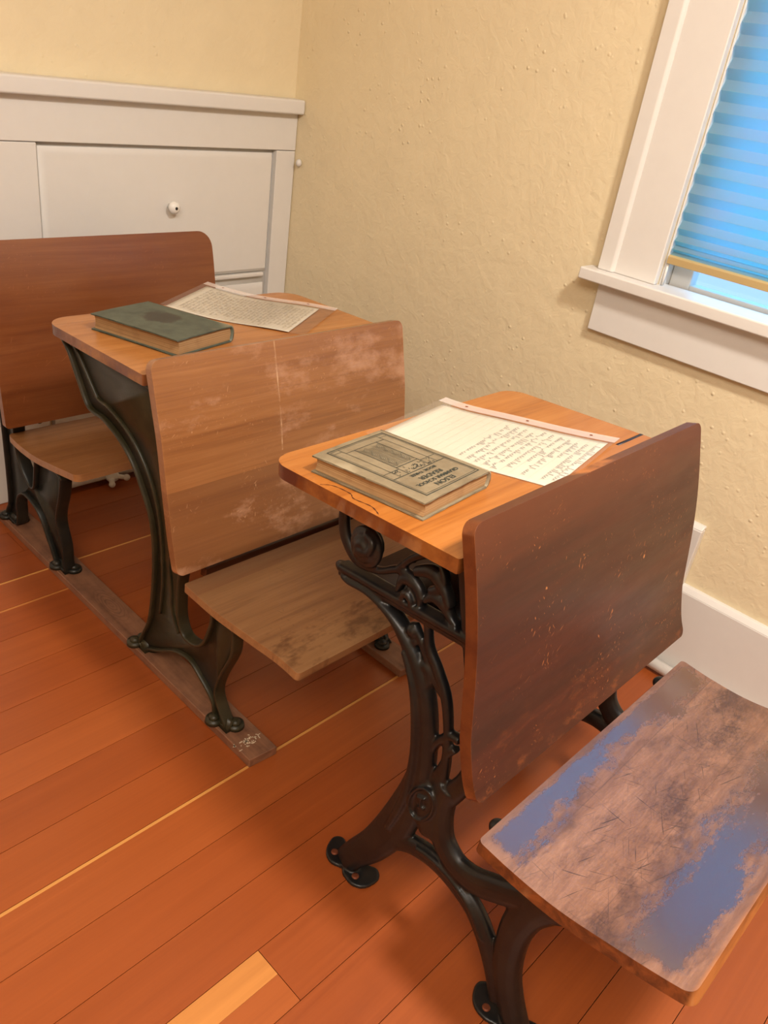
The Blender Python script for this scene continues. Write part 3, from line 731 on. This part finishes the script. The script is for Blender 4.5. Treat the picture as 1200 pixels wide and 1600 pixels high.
outB = [(-.338, .705), (-.3122, .6749), (-.2877, .625), (-.266, .585), (-.250, .5745), (-.230, .5735), (-.1992, .573), (-.1452, .5533), (-.1057, .5212), (-.0764, .4704), (-.0571, .423), (-.0535, .3658), (-.0643, .2819),
        (-.0837, .1929), (-.1048, .127), (-.1300, .080), (-.150, .046), (-.155, .030), (-.135, .026), (-.112, .042), (-.070, .066), (-.035, .092), (.005, .116), (.0513, .126), (.0891, .1034), (.117, .0814), (.130, .060), (.132, .030), (.150, .026), (.168, .030),
        (.158, .050), (.143, .080), (.1401, .1112), (.1587, .1637), (.1973, .243), (.2051, .290), (.205, .318), (.200, .338), (.172, .338), (.146, .330), (.1374, .290), (.1301, .268), (.1059, .214), (.0754, .1852), (.0359, .180), (.0191, .2133), (.021, .26), (.0281, .308), (.038, .345),
        (.056, .40), (.050, .46), (.034, .54), (.012, .63), (-.008, .70), (-.03, .709), (-.15, .709), (-.27, .708)]
beadB = [(-.300, .700, .006, .004), (-.2783, .6802, .006, .004), (-.2305, .6189, .006, .004), (-.2153, .6076, .006, .004), (-.1803, .6053, .006, .004), (-.1233, .5855, .006, .004), (-.0777, .5507, .006, .004), (-.045, .50, .006, .004), (-.030, .44, .006, .004), (-.028, .37, .005, .004), (-.036, .28, .005, .004), (-.058, .18, .004, .004)]
for sg in (-1, 1):
    bm, base = panel(outB, [beadB, [(.050, .40, .005, .004), (.0, .36, .004, .004), (-.004, .28, .004, .004), (-.008, .22, .004, .004), (.01, .17, .004, .004)]], deskB, sg, M_green)
    sweep(bm, [(.125, .334, .012), (.20, .334, .014), (.29, .340, .012), (.33, .350, .008)], .030, base, sec=12, power=4)
    foot(bm, -.150, sg); foot(bm, .155, sg)
    obj('side_frame', bm, M_green if sg < 0 else M_dgreen, deskB)
    # strap behind the seat joint
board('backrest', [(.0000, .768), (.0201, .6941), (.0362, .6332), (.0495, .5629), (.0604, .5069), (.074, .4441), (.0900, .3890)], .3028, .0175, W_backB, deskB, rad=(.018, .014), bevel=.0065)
board('desktop', [(-.0020, .7419), (-.20, .73338), (-.30, .72908), (-.3600, .7265)], .3042, .0195, W_deskB, deskB, rad=(.004, .05), bevel=.004)
board('seat', [(.4090, .3665), (.3555, .3685), (.273, .3600), (.1838, .3515), (.1293, .3515), (.0800, .3525)], .2725, .017, W_seatB, deskB, rad=(.008, .006), bevel=.005)
bm = bmesh.new(); prism(bm, [(.052, .355), (.070, .357), (.068, .335), (.050, .333)], lambda u, z: L(u, -.215, z), lambda u, z: L(u, .24, z))
obj('rear_rail', bm, W_under, deskB, bevel=.002)
bm = bmesh.new(); prism(bm, [(-.30, .585), (-.02, .600), (-.02, .592), (-.30, .577)], lambda u, z: L(u, -.250, z), lambda u, z: L(u, .262, z))
prism(bm, [(-.024, .598), (-.020, .716), (-.028, .716), (-.032, .598)], lambda u, z: L(u, -.250, z), lambda u, z: L(u, .262, z))
obj('book_shelf', bm, W_under, deskB)
for v in (-.12, .15):
    bm = bmesh.new(); lathe(bm, [(.0075, 0), (.0075, .012), (.004, .015)], Matrix.Translation(L(.066, v, .384)) @ Matrix.Rotation(math.pi, 4, 'X'), 12); obj('bolt', bm, M_bolt, deskB)

chair = empty('school_chair', (XB-.6849*math.sin(-TB)*0, YB, 0), -TB, 'antique school seat with wide amber brown backrest, against the white cupboard', 'chair')
outC = [(-.712, .70), (-.735, .60), (-.728, .50), (-.722, .42), (-.7333, .3354), (-.7500, .25), (-.7644, .1835), (-.7870, .0925), (-.812, .055), (-.822, .032), (-.79, .026), (-.762, .032), (-.7438, .0753), (-.735, .110), (-.7187, .1400), (-.695, .160), (-.6711, .1685), (-.638, .166),
        (-.61, .1544), (-.590, .130), (-.578, .100), (-.560, .060), (-.548, .030), (-.525, .026), (-.500, .030), (-.4990, .055), (-.4920, .1084), (-.5007, .174), (-.485, .220), (-.4662, .2553), (-.447, .300), (-.444, .332), (-.500, .334),
        (-.555, .332), (-.5696, .3065), (-.593, .2466), (-.606, .222), (-.622, .215), (-.640, .228), (-.660, .255), (-.672, .29), (-.668, .34), (-.652, .40), (-.660, .47), (-.676, .56), (-.694, .66), (-.70, .70)]
for sg in (-1, 1):
    bm, base = panel(outC, [], chair, sg, M_green, .030)
    sweep(bm, [(-.66, .333, .012), (-.58, .332, .014), (-.47, .340, .012), (-.40, .352, .008)], .030, base, sec=12, power=4)
    foot(bm, -.808, sg); foot(bm, -.520, sg)
    obj('side_frame', bm, M_dgreen, chair)
board('backrest', [(-.688, .792), (-.672, .735), (-.658, .665), (-.648, .595), (-.640, .53), (-.633, .46), (-.6260, .3860)], .2945, .0175, W_backC, chair, rad=(.040, .010), bevel=.006)
board('seat', [(-.3300, .3900), (-.3684, .3820), (-.4434, .3655), (-.5307, .3490), (-.6047, .3440), (-.6640, .3480)], .2700, .0165, W_seatC, chair, rad=(.016, .012), bevel=.005)
bm = bmesh.new(); lathe(bm, [(.0075, 0), (.0075, .012), (.004, .015)], Matrix.Translation(L(-.645, -.20, .384)) @ Matrix.Rotation(math.pi, 4, 'X'), 12); obj('bolt', bm, M_bolt, chair)

def runner(name, v0, v1, label, seed):
    bm = bmesh.new()
    prism(bm, [(v0, -.868), (v1, -.868), (v1, .2705), (v0+.004, .2655)], lambda v, u: L(u, v, .0005), lambda v, u: L(u, v, HR))
    o = obj(name, bm, runner_mat(seed), None, bevel=.002); o.location = (XB, YB, 0); o.rotation_euler = (0, 0, -TB)
    return tag(o, label, 'board', 'wooden runners under the rear seats')
rl = runner('wooden_runner', -.2416, -.1725, 'weathered brown floor board with a knot, under the left feet of the rear seats', 1)
runner('wooden_runner', .196, .266, 'weathered brown floor board under the right feet of the rear seats, mostly hidden', 3)
# flecks of old paint on the runner end
bm = bmesh.new(); random.seed(3)
for i in range(46):
    u = .222+random.gauss(0, .006); v = -.209+random.gauss(0, .014); a = random.random()*3.14; l_, w_ = random.uniform(.001, .004), random.uniform(.0005, .0013)
    ca, sa = math.cos(a), math.sin(a)
    bm.faces.new([bm.verts.new(L(u+dx*l_*ca-dy*w_*sa, v+dx*l_*sa+dy*w_*ca, HR+.0004)) for dx, dy in ((-1, -1), (1, -1), (1, 1), (-1, 1))])
obj('paint_flecks', bm, plain('old_white_paint', srgb(214, 196, 170), .7), rl)

# ------------------------------------------------------------------ books and papers
def page_mat(name, a, b):
    t = NT(name); st = t.noise(t.map((3, 3, 900)), 1.0, 3, .6); bl = t.noise(t.map((40, 40, 40)), 1.0, 4)
    c = t.mix(t.ramp1(st, .35, .65), a, b); c = t.mix(t.math('MULTIPLY', t.ramp1(bl, .5, .75), .4), c, srgb(120, 84, 50)); t.col(c); t.set('Roughness', .8)
    t.bump(st, .3, .001); return t.m
def cloth_mat(name, c, c2, c3, stain=None):
    t = NT(name); n = t.noise(t.map((1, 1, 1)), 28, 6, .65); wv = t.noise(t.map((500, 500, 500)), 1.0, 2)
    k_ = t.mix(t.ramp1(n, .38, .66), c, c2)
    if stain:
        ln = t.t.nodes.new('ShaderNodeVectorMath'); ln.operation = 'LENGTH'; t.link(t.map((1.1, 1, 0), loc=(stain[0], stain[1], 0)), ln.inputs[0])
        r = t.math('ADD', ln.outputs['Value'], t.math('MULTIPLY', t.math('SUBTRACT', t.noise(t.map((40, 40, 40)), 1.0, 5), .5), .05))
        k_ = t.mix(t.math('MULTIPLY', t.math('SUBTRACT', 1.0, t.ramp1(r, .030, .042)), .75), k_, stain[2])
    k_ = t.mix(t.math('MULTIPLY', edge_wear(t, .54, .64), .5), k_, c3)
    t.col(k_); t.set('Roughness', .62); t.bump(wv, .2, .0006); return t.m
DA_z = lambda u: .7250+(u+.36)*.0702
def book(name, parent_T, cu, cv, zc, th, slope, Lh, Wh, hh, mats, label, swell=.0):
    """x: +v (spine side), y: -u after rotation"""
    org = Matrix.Translation((0, 0, 0))
    X, Y, T = parent_T
    e = empty(name, (0, 0, 0), 0, label, 'book')
    loc = Matrix.Translation((X, Y, 0)) @ Matrix.Rotation(-T, 4, 'Z') @ Matrix.Translation(L(cu, cv, zc)) @ Matrix.Rotation(-slope, 4, 'X') @ Matrix.Rotation(th, 4, 'Z')
    e.matrix_world = loc
    cvr, pg = mats; tb = .0024
    def cover(z0, z1, nm):
        bm = bmesh.new(); N = 14; vs = []
        poly = [(-Wh, -Lh), (Wh-.006, -Lh), (Wh-.006, Lh), (-Wh, Lh)]
        prism(bm, poly, lambda x, y: (x, y, z0), lambda x, y: (x, y, z1))
        bmesh.ops.subdivide_edges(bm, edges=bm.edges[:], cuts=9, use_grid_fill=True)
        for v in bm.verts:
            k_ = (abs(v.co.x)/Wh)**4*(abs(v.co.y)/Lh)**4
            v.co.z += .0008*math.sin(v.co.y*31)*math.cos(v.co.x*23) - .001*k_
            if abs(v.co.x+Wh) < 1e-5 or abs(abs(v.co.y)-Lh) < 1e-5: v.co.x += random.uniform(-.0006, .0006); v.co.y += random.uniform(-.0006, .0006)
        return obj(nm, bm, cvr, e, bevel=.0008, seg=2)
    cover(.0008, .0008+tb, 'back_cover'); top = cover(hh-tb-.0008, hh-.0008, 'front_cover')
    bm = bmesh.new(); ins = .0045; pr = []
    zb, zt2 = .0008+tb, hh-tb-.0008
    for k_ in range(7):        # concave fore edge
        f = k_/6; pr.append((-Wh+ins+.003*math.sin(math.pi*f), zb+(zt2-zb)*f))
    pr += [(Wh-.006, zt2), (Wh-.003, (zt2+zb)/2), (Wh-.006, zb)]
    prism(bm, pr, lambda x, z: (x, -Lh+ins*.8, z), lambda x, z: (x, Lh-ins*.8, z)); obj('page_block', bm, pg, e, smooth=False)
    bm = bmesh.new(); sp = []
    for k_ in range(11): a = -math.pi/2+math.pi*k_/10; sp.append((Wh-.006+.0085*math.cos(a), hh/2+(hh/2-.0006)*math.sin(a)))
    for k_ in range(10, -1, -1): a = -math.pi/2+math.pi*k_/10; sp.append((Wh-.006+.0058*math.cos(a), hh/2+(hh/2-.003)*math.sin(a)))
    prism(bm, sp, lambda x, z: (x, -Lh, z), lambda x, z: (x, Lh, z)); obj('spine', bm, cvr, e)
    return e, top
M_pagesA = page_mat('old_page_edges', srgb(186, 152, 108), srgb(140, 104, 66)); M_pagesB = page_mat('old_page_edges_brown', srgb(166, 132, 90), srgb(128, 94, 58))
M_clothA = cloth_mat('tan_book_cloth', srgb(142, 128, 102), srgb(122, 108, 84), srgb(176, 162, 134))
M_clothB = cloth_mat('faded_green_book_cloth', srgb(84, 90, 76), srgb(68, 73, 62), srgb(140, 132, 106), (-.006, -.012, srgb(52, 44, 38)))
HA = .0275
bookA, topA = book('reader_book', (XA, YA, TA), -.196, -.193, DA_z(-.196)+.0003, math.radians(5.0), math.atan(.0702), .0995, .0795, HA, (M_clothA, M_pagesA),
                   'worn tan clothbound school reader with dark green title lettering, on the front desk')
M_ink = plain('dark_green_print', srgb(46, 54, 50), .6)
# printing of the cover; text frame: tx to the reader's right (-x), ty to the reader's top (-y)
bm = bmesh.new(); Z0 = HA-.0006
def pl(x0, y0, x1, y1, wd):
    d = Vector((x1-x0, y1-y0)); n_ = Vector((-d.y, d.x)).normalized()*wd/2; d = d.normalized()*wd/2
    q = [(x0-d.x+n_.x, y0-d.y+n_.y), (x1+d.x+n_.x, y1+d.y+n_.y), (x1+d.x-n_.x, y1+d.y-n_.y), (x0-d.x-n_.x, y0-d.y-n_.y)]
    steps = max(1, int(math.hypot(x1-x0, y1-y0)/.006)); prev = None
    for i in range(steps+1):
        f = i/steps; row = []
        for a, b in ((0, 1), (3, 2)):
            X_ = -(q[a][0]*(1-f)+q[b][0]*f); Y_ = -(q[a][1]*(1-f)+q[b][1]*f)
            row.append(bm.verts.new((X_, Y_, Z0+.0008*math.sin(Y_*31)*math.cos(X_*23)+.00045)))
        if prev: bm.faces.new((prev[0], row[0], row[1], prev[1]))
        prev = row
def rect(x0, y0, x1, y1, wd):
    pl(x0, y0, x1, y0, wd); pl(x1, y0, x1, y1, wd); pl(x1, y1, x0, y1, wd); pl(x0, y1, x0, y0, wd)
rect(-.064, -.089, .060, .088, .0014); rect(-.0605, -.0855, .0565, .0845, .0007)
pl(-.0605, .030, .0565, .030, .0012)                                  # line under the title panel
xs = (-.0605, -.0445, -.0265, .0225, .0405, .0565)
for x in (-.0445, .0405): pl(x, -.0855, x, .030, .0008)
for x in (-.0265, .0225): pl(x, -.0700, x, .030, .0010)
pl(-.0605, .012, -.0265, .012, .0009); pl(.0225, .012, .0565, .012, .0009); pl(-.0445, -.0700, .0405, -.0700, .0009); pl(-.0265, .007, .0225, .007, .0012)
pl(-.0605, -.0780, -.0445, -.0780, .0006); pl(.0405, -.0780, .0565, -.0780, .0006)
for x in (-.0055, -.0025, .0015): pl(x, -.0600, x, .003, .0006)
rnd = random.Random(5)
for sgx in (-1, 1):                                                  # leafy columns
    cx_ = -.002+sgx*.0145
    for i in range(30):
        y = -.064+i*.0022; off = .0075*math.sin(i*.9)*rnd.uniform(.6, 1)
        pl(cx_-.006, y, cx_+off*.5, y+.003, .0005); pl(cx_+.006, y+.001, cx_+off*.4, y+.0042, .0005)
    pl(cx_-.0078, -.066, cx_-.0078, .003, .0005); pl(cx_+.0078, -.066, cx_+.0078, .003, .0005)
for cx_, w_ in ((-.0355, .007), (-.002, .021), (.0315, .007)):       # row of small ornament blocks
    for i in range(int(w_*1500)):
        x = cx_+rnd.uniform(-w_, w_); y = .0190+rnd.uniform(-.007, .008); a = rnd.random()*6.28; l_ = rnd.uniform(.0015, .0035)
        pl(x, y, x+l_*math.cos(a), y+l_*math.sin(a), .0011)
pr_ = obj('cover_print', bm, M_ink, topA, smooth=False, recalc=False)
def text(s, x, y, size, sx_=1.0):
    cu_ = bpy.data.curves.new('t', 'FONT'); cu_.body = s; cu_.size = size; cu_.align_x = 'CENTER'; cu_.align_y = 'CENTER'; cu_.offset = .00022; cu_.resolution_u = 3
    to = bpy.data.objects.new('t', cu_); C.objects.link(to)
    me = bpy.data.meshes.new_from_object(to); bpy.data.objects.remove(to)
    for v in me.vertices:
        X_, Y_ = -(x+v.co.x*sx_), -(y+v.co.y)
        v.co = (X_, Y_, Z0+.0008*math.sin(Y_*31)*math.cos(X_*23)+.00045)
    o = link('title_lettering', me, M_ink, topA, smooth=False); return o
text('ELSON', 0, .0745, .0125, 1.15); text('GRAMMAR SCHOOL', 0, .0625, .0095, 1.08); text('READER', 0, .0505, .0115, 1.2); text('BOOK THREE', 0, .0375, .0075, 1.25)

DB_z = lambda u: .7265+(u+.36)*.0430
bookB, topB = book('green_book', (XB, YB, TB), -.175, -.157, DB_z(-.175)+.0004, math.radians(13.5), math.atan(.043), .1085, .075, .0325, (M_clothB, M_pagesB),
                   'faded green hardback book with a dark round stain, on the middle desk')

def sheet(name, corners, surf, label, lines, seed, dens, start, size, lift):
    """corners FL, FR, NR, NL in (u,v); surf(u)->z; lift(a,b) extra height (a across, b from far to near)"""
    def pt(a, b, dz=0.0, T=(0, 0, 0)):
        FL, FR, NR, NL = corners
        u = (FL[0]*(1-a)+FR[0]*a)*(1-b)+(NL[0]*(1-a)+NR[0]*a)*b; v = (FL[1]*(1-a)+FR[1]*a)*(1-b)+(NL[1]*(1-a)+NR[1]*a)*b
        return L(u, v, surf(u)+.0012+lift(a, b)+dz)
    X, Y, T = lines['T']
    bm = bmesh.new(); N, K = 20, 26
    gr = [[bm.verts.new(pt(i/N, j/K)) for i in range(N+1)] for j in range(K+1)]
    for j in range(K):
        for i in range(N): bm.faces.new((gr[j][i], gr[j][i+1], gr[j+1][i+1], gr[j+1][i]))
    o = obj(name, bm, lines['paper'], None); o.location = (X, Y, 0); o.rotation_euler = (0, 0, -T); sd_ = o.modifiers.new('s', 'SOLIDIFY'); sd_.thickness = .0003
    tag(o, label, 'paper')
    # ruled lines
    def ribbon(bm, seq, wd):
        pv = None
        for i, (a, b) in enumerate(seq):
            a2, b2 = seq[min(i+1, len(seq)-1)]; a1, b1 = seq[max(i-1, 0)]
            d = Vector(((a2-a1)*.216, (b2-b1)*.28)); n_ = Vector((-d.y, d.x)); n_ = n_.normalized()*wd/2 if n_.length > 0 else Vector((0, wd/2))
            p, q = bm.verts.new(pt(a+n_.x/.216, b+n_.y/.28, .0006)), bm.verts.new(pt(a-n_.x/.216, b-n_.y/.28, .0006))
            if pv: bm.faces.new((pv[0], p, q, pv[1]))
            pv = (p, q)
    bm = bmesh.new()
    nl = lines['n']
    for k_ in range(nl):
        b = .04+.92*k_/(nl-1); ribbon(bm, [(i/24, b) for i in range(25)], .00035)
    obj('ruled_lines', bm, lines['rule'], o, smooth=False)
    rr = random.Random(seed); bm = bmesh.new()
    for k_ in range(start, nl):
        b0 = .04+.92*k_/(nl-1)                                       # text is read from the far side: right-to-left in a, top at near
        a = .93-rr.uniform(0, .08); endl = rr.choice(lines['ends'])
        while a > endl:
            wl = rr.uniform(.04, .13); seq = []; x = a
            while x > a-wl:
                hgt = rr.choice((.3, .45, .4, .9, .35, .8, -.35))*size
                seq += [(x, b0-.002), (x-.004*dens, b0+hgt*.6), (x-.006*dens, b0+hgt), (x-.007*dens, b0+hgt*.4), (x-.010*dens, b0-.001)]
                x -= .013*dens*rr.uniform(.7, 1.25)
            if a-wl > .05: ribbon(bm, [(p.x, p.y) for p in crom([(s_[0], s_[1], 0) for s_ in seq], 2)], lines['w'])
            a -= wl+rr.uniform(.02, .04)
    obj('handwriting', bm, lines['ink'], o, smooth=False)
    return o, pt
M_paper = NT('old_writing_paper'); nn = M_paper.noise(M_paper.map((6, 6, 6)), 1.0, 4)
M_paper.col(M_paper.mix(nn, srgb(230, 223, 207), srgb(216, 206, 184))); M_paper.set('Roughness', .5); M_paper.set('Coat Weight', .2); M_paper = M_paper.m
M_rule = plain('pale_ruling', srgb(196, 190, 176), .7); M_inkA = plain('grey_pencil', srgb(92, 95, 104), .6); M_inkB = plain('brown_ink', srgb(176, 162, 138), .6)
liftA = lambda a, b: .006*max(0, 1-b*4)**2+.0012*(1+math.sin(b*6))*a
shA, ptA = sheet('handwritten_sheet', [(-.325, -.118), (-.360, .094), (-.088, .204), (-.044, -.030)], DA_z, 'white ruled sheet with pencil handwriting beside the tan book on the front desk',
            dict(T=(XA, YA, TA), paper=M_paper, rule=M_rule, ink=M_inkA, n=19, ends=(.08, .3, .55, .1), w=.0006), 11, 2.3, 8, .042, liftA)
liftB = lambda a, b: .010*max(0, 1-b*2.5)**2+.001*(1+math.sin(b*9))
shB, ptB = sheet('handwritten_letter', [(-.318, -.060), (-.428, .118), (-.198, .262), (-.086, .078)], lambda u: DB_z(min(u, -.064)), 'cream letter densely covered in faded handwriting beside the green book on the middle desk',
            dict(T=(XB, YB, TB), paper=M_paper, rule=M_rule, ink=M_inkB, n=30, ends=(.06, .08, .12), w=.00045), 21, .8, 1, .026, liftB)
# plastic sleeves around both sheets
t = NT('clear_plastic_sleeve'); t.t.nodes.remove(t.b)
tr = t.n('ShaderNodeBsdfTransparent'); gl = t.n('ShaderNodeBsdfGlossy', Roughness=.12); df = t.n('ShaderNodeBsdfDiffuse'); df.inputs['Color'].default_value = (.78, .72, .68, 1)
fr_ = t.n('ShaderNodeLayerWeight', Blend=.25)
m1 = t.n('ShaderNodeMixShader', Fac=.05); m2 = t.n('ShaderNodeMixShader')
t.link(tr.outputs[0], m1.inputs[1]); t.link(df.outputs[0], m1.inputs[2]); t.link(t.math('MULTIPLY', fr_.outputs['Fresnel'], .55), m2.inputs[0]); t.link(m1.outputs[0], m2.inputs[1]); t.link(gl.outputs[0], m2.inputs[2]); t.link(m2.outputs[0], t.out.inputs[0])
M_sleeve = t.m
M_strip = NT('frosted_strip'); M_strip.t.nodes.remove(M_strip.b); a_ = M_strip
tr = a_.n('ShaderNodeBsdfTransparent'); df = a_.n('ShaderNodeBsdfDiffuse'); df.inputs['Color'].default_value = (.80, .70, .64, 1); mx = a_.n('ShaderNodeMixShader', Fac=.5)
a_.link(tr.outputs[0], mx.inputs[1]); a_.link(df.outputs[0], mx.inputs[2]); a_.link(mx.outputs[0], a_.out.inputs[0]); M_strip = a_.m
def sleeve(pt, T, a1, b0, b1, label):
    e = empty('plastic_sleeve', (T[0], T[1], 0), -T[2], label, 'plastic sleeve')
    for nm, A0, A1, mat in (('pocket', -.03, 1.02, M_sleeve), ('punched_strip', 1.02, a1, M_strip)):
        bm = bmesh.new(); N, K = 10, 24
        gr = [[bm.verts.new(pt(A0+(A1-A0)*i/N, b0+(b1-b0)*j/K, .0016 if nm == 'pocket' else .0010)) for i in range(N+1)] for j in range(K+1)]
        for j in range(K):
            for i in range(N):
                bm.faces.new((gr[j][i], gr[j][i+1], gr[j+1][i+1], gr[j+1][i]))
        obj(nm, bm, mat, e)
    am = (1.02+a1)/2
    for b in (.12, .5, .88):
        bm = bmesh.new(); c = Vector(pt(am, b, .0016)); bmesh.ops.create_circle(bm, cap_ends=True, radius=.0028, segments=14, matrix=Matrix.Translation(c) @ Matrix.Rotation(-.06, 4, 'X'))
        obj('punch_hole', bm, plain('hole_shade', srgb(120, 60, 32), .8), e)
    return e
sleeve(ptA, (XA, YA, TA), 1.14, -.04, 1.03, 'clear plastic sleeve with punched edge around the sheet on the front desk')
sleeve(ptB, (XB, YB, TB), 1.14, -.04, 1.13, 'clear plastic sleeve with punched edge around the letter on the middle desk')
